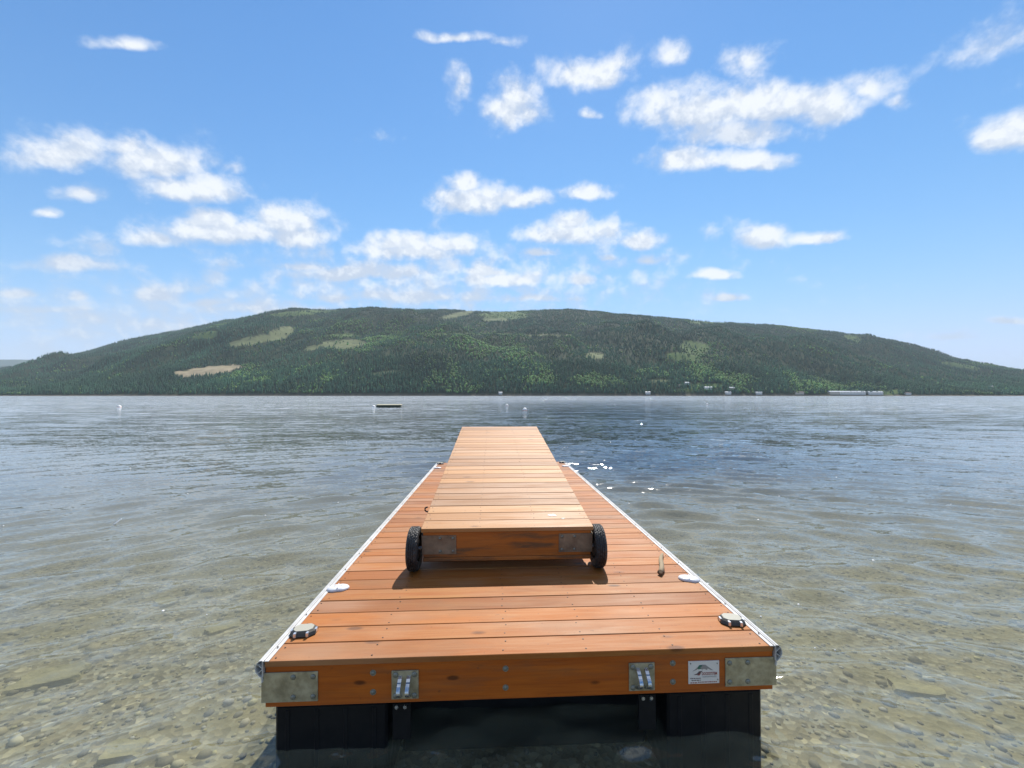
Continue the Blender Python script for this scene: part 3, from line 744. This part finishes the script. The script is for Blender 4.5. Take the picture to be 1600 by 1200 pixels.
def sign_text(txt, u, v, h, ink, w=None):
    cu = bpy.data.curves.new('sign_text', 'FONT'); cu.body = txt; cu.size = h; cu.extrude = .0003; cu.offset = .0003
    to = bpy.data.objects.new('t', cu); COL.objects.link(to)
    dg = bpy.context.evaluated_depsgraph_get(); me_ = bpy.data.meshes.new_from_object(to.evaluated_get(dg)); bpy.data.objects.remove(to)
    k = (w / max(v_.co.x for v_ in me_.vertices)) if w else 1
    for v_ in me_.vertices: v_.co = Vector((v_.co.x * k, -v_.co.z, v_.co.y))
    me_.materials.clear(); link('lettering', me_, m_ink[ink], sign, loc=(sx(u), .0074, szz(v)))
sign_text('DOCKSYSTEM', .43, .615, .019, 'red', .076)
sign_text('CUSTOM DOCKS', .45, .72, .009, 'pale', .07)
for (u0, u1, v) in ((.06, .39, .755), (.10, .39, .84), (.06, .27, .945), (.30, .92, .925)):   # the small print, too fine to read
    u = u0
    while u < u1 - .02:
        wd = random.uniform(.03, .08); printed('small_print', [(u, v - .018), (min(u + wd, u1), v - .018), (min(u + wd, u1), v + .018), (u, v + .018)], 'dark' if v < .9 else 'red'); u += wd + .018
for (u, v) in ((.07, .10), (.93, .12), (.945, .83)):
    link('screw', B().cyl((sx(u), .0082, szz(v)), (sx(u), .0058, szz(v)), .0028, n=10).me('screw'), m_bolt, sign)

# ---------------------------------------------------------------- the wheeled gangway stored on the dock
A_R = math.atan2(.426, 3.87)
ramp = link('gangway', None, label='narrow pale cedar gangway section on two small tyres, resting on the dock', cat='gangway', loc=(.104, 2.94, .764), rot=(A_R, 0, 0))
NR, PR = 27, .1444; L_R = NR * PR
rme = B().box(-.61, .61, 0, .1372, -.028, 0, .0022).me('gangway_board'); rme.materials.append(m_ramp)
for k in range(NR): link('gangway_board', rme, None, ramp, loc=(random.uniform(-.002, .002), k * PR, random.uniform(-.001, .001)))
sb = B()
for k in range(NR):
    for xj in (-.575, -.2, .2, .575):
        for yy in (.03, .108):
            x, y = xj + random.uniform(-.01, .01), k * PR + yy + random.uniform(-.005, .005); sb.cyl((x, y, -.004), (x, y, .0011), .004, n=6)
link('screws', sb.me('screws'), m_screw, ramp, kind='stuff')
fr_me = B().box(-.598, .598, .010, .046, -.215, -.031, .003).me('fascia_board')
link('fascia_board', fr_me, m_fasr, ramp); link('fascia_board', fr_me, None, ramp, loc=(0, L_R - .056, 0))
rb = B().box(-.018, .018, .0475, L_R - .0475, -.213, -.031, .003).me('side_beam')
for x in (-.580, .580, 0.0): link('side_beam' if x else 'joist', rb, m_beam, ramp, loc=(x, 0, 0))
link('skid_board', B().box(-.60, .60, .004, .10, -.243, -.2165, .003).me('skid_board'), m_fasr, ramp)
for s in (-1, 1):
    x0, x1 = sorted((s * .365, s * .6075))
    o = link('corner_plate', B().box(x0, x1, .004, .010, -.190, -.052, .0012).box(s * .6075 - (.003 if s > 0 else 0), s * .6075 + (.003 if s < 0 else 0), .0105, .22, -.19, -.052).me('corner_plate'), m_galr, ramp)
    for x in (.388, .478):
        for z in (-.073, -.169): bolt(o, s * x, .004, z, .0115)
    # small black hook on the left side only
hk = [(-.612, .36, -.02)] + [(-.618 - .022 * math.sin(math.pi * t / 9), .36 + .0 * t, -.018 + .042 * (1 - math.cos(math.pi * t / 9)) / 2 * .9) for t in range(10)]
link('side_hook', B().tube(hk, .006, 8).me('side_hook', True), m_black, ramp)
m_scuff, nt, b = newmat('white_paint_splash', (.52, .52, .47), .7)
# white paint splash: flat drips on the third board
def splash(cx, cy, a, b_, seed):
    pr = random.Random(seed); n = 16
    return [(cx + a * math.cos(2 * math.pi * i / n) * pr.uniform(.6, 1.15), cy + b_ * math.sin(2 * math.pi * i / n) * pr.uniform(.5, 1.2)) for i in range(n)]
link('paint_splash', B().prism(splash(.345, .215, .038, .026, 3), 'Z', -.0005, .0016).prism(splash(.415, .150, .016, .010, 5), 'Z', -.0005, .0016).me('paint_splash'), m_scuff, ramp)
# wheels, in the gangway's own frame
def to_ramp(p): return (Matrix.Translation(ramp.location) @ Matrix.Rotation(A_R, 4, 'X')).inverted() @ Vector(p)
m_tyre, nt, b = newmat('black_tyre_rubber', (.018, .018, .019), .62)
tco = nt.new('ShaderNodeTexCoord').outputs['Object']
bump(nt, b, nt.voronoi(tco, 70), .7, .01)
nt.l.new(nt.mix(nt.rng(nt.noise(tco, 14, 4, .6), .45, .65), (.016, .016, .017), (.05, .047, .043)), b.inputs['Base Color'])
RW = .146
for xw in (-.560, .757):
    c_ = to_ramp((xw, 3.0, .462 + RW)); s = -1 if xw < 0 else 1
    wh = link('wheel', None, None, ramp, loc=c_); wh.scale = (.86, 1, 1)
    pr_ = [(.085, -.036), (.110, -.045), (.132, -.046), (.143, -.041), (.1475, -.034)]
    tread = []
    for k in range(4):
        x0 = -.0325 + k * .0165
        tread += [(.150, x0), (.1505, x0 + .0125), (.1455, x0 + .0135), (.1455, x0 + .0155)]
    tread = tread[:-2]
    pr2 = pr_ + tread + [(r_, -h_) for r_, h_ in pr_[::-1]]
    tb = B().lathe(pr2, 'X', 64)
    for k in range(40):                      # tread blocks: slanted lugs standing on the tread
        for q, xx in enumerate((-.026, -.0095, .007, .0235)):
            a = 2 * math.pi * (k + .5 * (q % 2)) / 40
            M = Matrix.Translation((xx, .1508 * math.cos(a), .1508 * math.sin(a))) @ Matrix.Rotation(a, 4, 'X') @ Matrix.Rotation(R(90), 4, 'X') @ Matrix.Rotation(R(24 if q % 2 else -24), 4, 'Z')
            M = Matrix.Translation((xx, .1506 * math.cos(a), .1506 * math.sin(a))) @ Matrix.Rotation(a, 4, 'X') @ Matrix.Rotation(R(22 if q % 2 else -22), 4, 'Y') 
            g = bmesh.ops.create_cube(tb.b, size=1, matrix=M @ Matrix.Diagonal((.0115, .0018, .010, 1)))
    ty = link('tyre', tb.me('tyre'), m_tyre, wh)
    link('rim', B().lathe([(.020, -.034), (.060, -.030), (.072, -.036), (.088, -.036), (.088, .036), (.072, .036), (.060, .030), (.020, .034)], 'X', 32).me('rim'), m_galv, wh)
    link('hub', B().cyl((-.048, 0, 0), (.048, 0, 0), .016, n=16).me('hub'), m_steel, wh)
a0_, a1_ = to_ramp((-.60, 3.0, .612)), to_ramp((.81, 3.0, .612))
link('axle', B().cyl(a0_, a1_, .009, n=12).me('axle'), m_steel, ramp)
# legs that prop the lakeward end up off the dock
for s in (-1, 1):
    top = Vector((s * .54, L_R - .11, -.14)); foot = to_ramp((.104 + s * .54, 2.94 + 3.62, .424))
    link('prop_leg', B().tube([top, foot], .022, 12).me('prop_leg'), m_galv, ramp)
link('prop_crossbar', B().tube([to_ramp((.104 - .54, 6.57, .60)), to_ramp((.104 + .54, 6.57, .60))], .014, 10).me('prop_crossbar'), m_galv, ramp)

# ---------------------------------------------------------------- small things on the deck
DM = Matrix.Translation(dock.location) @ dock.rotation_euler.to_matrix().to_4x4()
def on_deck(x, y, h=0): return DM @ Vector((x, y, h))
def solar_light(x, y, rz, lab):
    r = link('solar_dock_light', None, label=lab, cat='dock light', group='solar lights on the dock corners', loc=on_deck(x, y, .0005), rot=(-.0105, 0, rz))
    def oct_(a, b_, z): return [(a * u, b_ * v, z) for u, v in ((-1, -.45), (-.6, -.9), (.6, -.9), (1, -.45), (1, .45), (.6, .9), (-.6, .9), (-1, .45))]
    def frustum(L):
        v = [p for ring in L for p in ring]; f = []
        for k in range(len(L) - 1):
            for i in range(8): f.append((k * 8 + i, k * 8 + (i + 1) % 8, k * 8 + 8 + (i + 1) % 8, k * 8 + 8 + i))
        f.append(tuple(range(7, -1, -1))); f.append(tuple(range(len(v) - 8, len(v)))); return v, f
    link('case', mesh('case', *frustum([oct_(.062, .052, 0), (oct_(.064, .054, .006)), oct_(.058, .048, .020), oct_(.048, .040, .027)])), m_dark, r)
    link('solar_panel', mesh('solar_panel', *frustum([oct_(.047, .039, .0268), oct_(.046, .038, .0295)])), m_cream2, r)
    for q in (-1, 1):
        link('lens_clip', B().box(q * .030 - .006, q * .030 + .006, -.054, -.036, .004, .026, .001).me('lens_clip'), m_silver, r)
        link('lens_clip', B().box(q * .058 - .006, q * .058 + .006, -.012, .012, .004, .022, .001).me('lens_clip'), m_silver, r)
solar_light(-1.140, .232, R(6), 'dark solar dock light with cream top at the near left corner')
solar_light(1.135, .222, R(-8), 'dark solar dock light with cream top at the near right corner')
solar_light(-1.155, 5.93, R(0), 'dark dock light at the far left corner of the deck')
solar_light(1.165, 5.93, R(0), 'dark dock light at the far right corner of the deck')
def oval(x, y, rz, lab):
    r = link('edge_fitting', None, label=lab, cat='dock fitting', group='white oval plastic fittings along the dock edges', loc=on_deck(x, y, .0005), rot=(-.0105, 0, rz))
    n = 32; v = []; f = []
    for (k, h) in ((1.0, 0), (1.0, .007), (.93, .013), (.72, .018), (.35, .0205)):
        for i in range(n):
            a = 2 * math.pi * i / n
            w = 1 - .16 * max(0, math.cos(2 * a - math.pi)) ** 6
            v.append((.068 * k * w * math.cos(a), .050 * k * w * math.sin(a), h))
    for k in range(4):
        for i in range(n): f.append((k * n + i, k * n + (i + 1) % n, (k + 1) * n + (i + 1) % n, (k + 1) * n + i))
    f.append(tuple(range(4 * n, 5 * n)))
    f.append(tuple(range(n - 1, -1, -1)))
    link('shell', mesh('shell', v, f, True), m_whitep, r)
    for q in (-1, 1):
        link('slot', B().cyl((q * .020, .006, .015), (q * .020, .006, .0215), .0085, n=10).me('slot'), m_railin, r)
    link('rib', B().box(-.003, .003, -.034, .034, .012, .0235, .001).me('rib'), m_whitep, r)
oval(-1.150, .735, R(12), 'white oval plastic fitting on the left edge, behind the near light')
oval(1.155, .755, R(-24), 'white oval plastic fitting on the right edge, behind the near light')
oval(-1.145, 5.45, R(5), 'white oval plastic fitting at the far left edge')
oval(1.150, 5.50, R(-5), 'white oval plastic fitting at the far right edge')
m_drift, nt, b = newmat('dry_driftwood', rough=.85)
tco = nt.new('ShaderNodeTexCoord').outputs['Object']
nt.l.new(nt.mix(nt.noise(nt.mapping(tco, (30, 3, 30)), 2, 4, .6), (.34, .27, .17), (.20, .14, .08)), b.inputs['Base Color'])
p0 = on_deck(.992, .83, .018); p1 = on_deck(1.155, 1.20, .016)
pts = []
for k in range(12):
    t = k / 11; p = p0.lerp(p1, t); pts.append((p.x + .006 * math.sin(t * 7), p.y, p.z + .004 * math.sin(t * 5) - .001))
stick = link('driftwood_stick', B().tube(pts, [.010, .017, .019, .0165, .017, .018, .0165, .016, .0155, .014, .012, .006], 9).me('driftwood_stick', True), m_drift,
     label='short weathered stick lying on the planks near the right edge', cat='stick')
m_knob, _, _ = newmat('dark_stick_end', (.10, .06, .03), .9)
link('broken_end', B().tube([(p0.x - .004, p0.y - .016, p0.z - .004), (p0.x, p0.y + .012, p0.z)], [.009, .0185], 8).me('broken_end'), m_knob, stick)

# ---------------------------------------------------------------- things on the water
m_raftw, _, _ = newmat('raft_planks', (.42, .38, .25), .7)
m_drum, _, _ = newmat('raft_dark_side', (.035, .045, .03), .7)
raft = link('swim_raft', None, label='low square swim raft with pale planks floating far out left of the gangway', cat='raft', loc=(-14.9, 60.6, .05), rot=(0, 0, R(9)))
for k in range(12): link('raft_board', B().box(-1.7, 1.7, -1.6 + k * .27, -1.6 + k * .27 + .25, .30, .36).me('raft_board'), m_raftw, raft)
link('side_frame', B().box(-1.66, 1.66, -1.58, 1.60, .02, .298).me('side_frame'), m_drum, raft)
for x in (-1.2, 0, 1.2): link('float_drum', B().cyl((x, -1.5, -.1), (x, 1.5, -.1), .22, n=14).me('float_drum'), m_drum, raft)
m_bw, _, _ = newmat('buoy_white', (.70, .68, .66), .4); m_bo, _, _ = newmat('buoy_orange', (.55, .22, .12), .45)
def buoy(x, y, r_, lab, base=None):
    z = float(wave_z(x, y))
    o = link('mooring_buoy', None, label=lab, cat='buoy', group='white mooring buoys on the lake', loc=(x, y, z))
    link('ball', B().lathe([(r_ * .86, -r_ * .5)] + [(r_ * math.cos(a), r_ * math.sin(a)) for a in (-.3, -.1, .1, .35, .6, .85, 1.1)] + [(r_ * .28, r_ * .97), (r_ * .14, r_ * 1.12), (r_ * .05, r_ * 1.18)], 'Z', 20).me('ball', True), m_bw, o)
    link('waterline_band', B().lathe([(r_ * .88, -r_ * .25), (r_ * 1.025, -r_ * .12), (r_ * 1.03, r_ * .08), (r_ * .99, r_ * .12)], 'Z', 20).me('waterline_band', True), base or m_bo, o)
buoy(2.27, 69.0, .27, 'white buoy with orange waterline, farther of the two right of centre')
buoy(3.65, 47.9, .28, 'larger white buoy with orange waterline, nearest of the buoys')
buoy(-55.1, 63.9, .27, 'lone white buoy far out on the left side of the lake')
buoy(40.5, 77.0, .20, 'small white buoy far out on the right')
buoy(-17.6, 62.2, .25, 'white buoy floating at the left end of the swim raft', m_bw)
# a feather and small white flecks
m_feather, _, _ = newmat('white_feather', (.8, .8, .8), .6)
zf = float(wave_z(-5.0, 5.76))
fe = link('feather', None, label='small white feather floating on the water left of the dock', cat='feather', loc=(-5.0, 5.76, zf + .025), rot=(R(10), R(-38), R(30)))
link('vane', B().prism([(-.06, 0), (-.03, .017), (.03, .02), (.065, .006), (.06, -.008), (.02, -.018), (-.035, -.012)], 'Z', -.0015, .0015).me('vane'), m_feather, fe)
link('quill', B().tube([(-.085, 0, .002), (-.02, .001, .003), (.06, 0, .002)], [.0018, .0018, .0008], 6).me('quill'), m_feather, fe)
fb_b = B()
rf = random.Random(5)
spots = [(-3.2, 6.0), (-2.6, 3.4), (-2.2, 3.3), (1.95, 3.7), (2.05, 3.1), (2.5, 3.3), (2.3, 2.7), (2.2, 2.75), (-1.9, 5.2), (3.9, 4.1)] + [(rf.uniform(-9, 9), rf.uniform(5, 16)) for _ in range(30)]
for (x, y) in spots:
    if -1.2 < x < 1.5 and y < 8.3: continue
    z = float(wave_z(x, y)); r_ = rf.uniform(.004, .009) * (1 + y * .06)
    fb_b.lathe([(r_ * .8, -.002), (r_, .002), (r_ * .5, .006)], 'Z', 7, (x, y, z + .002))
link('white_flecks', fb_b.me('white_flecks'), m_feather, kind='stuff', label='tiny white flecks on the water')
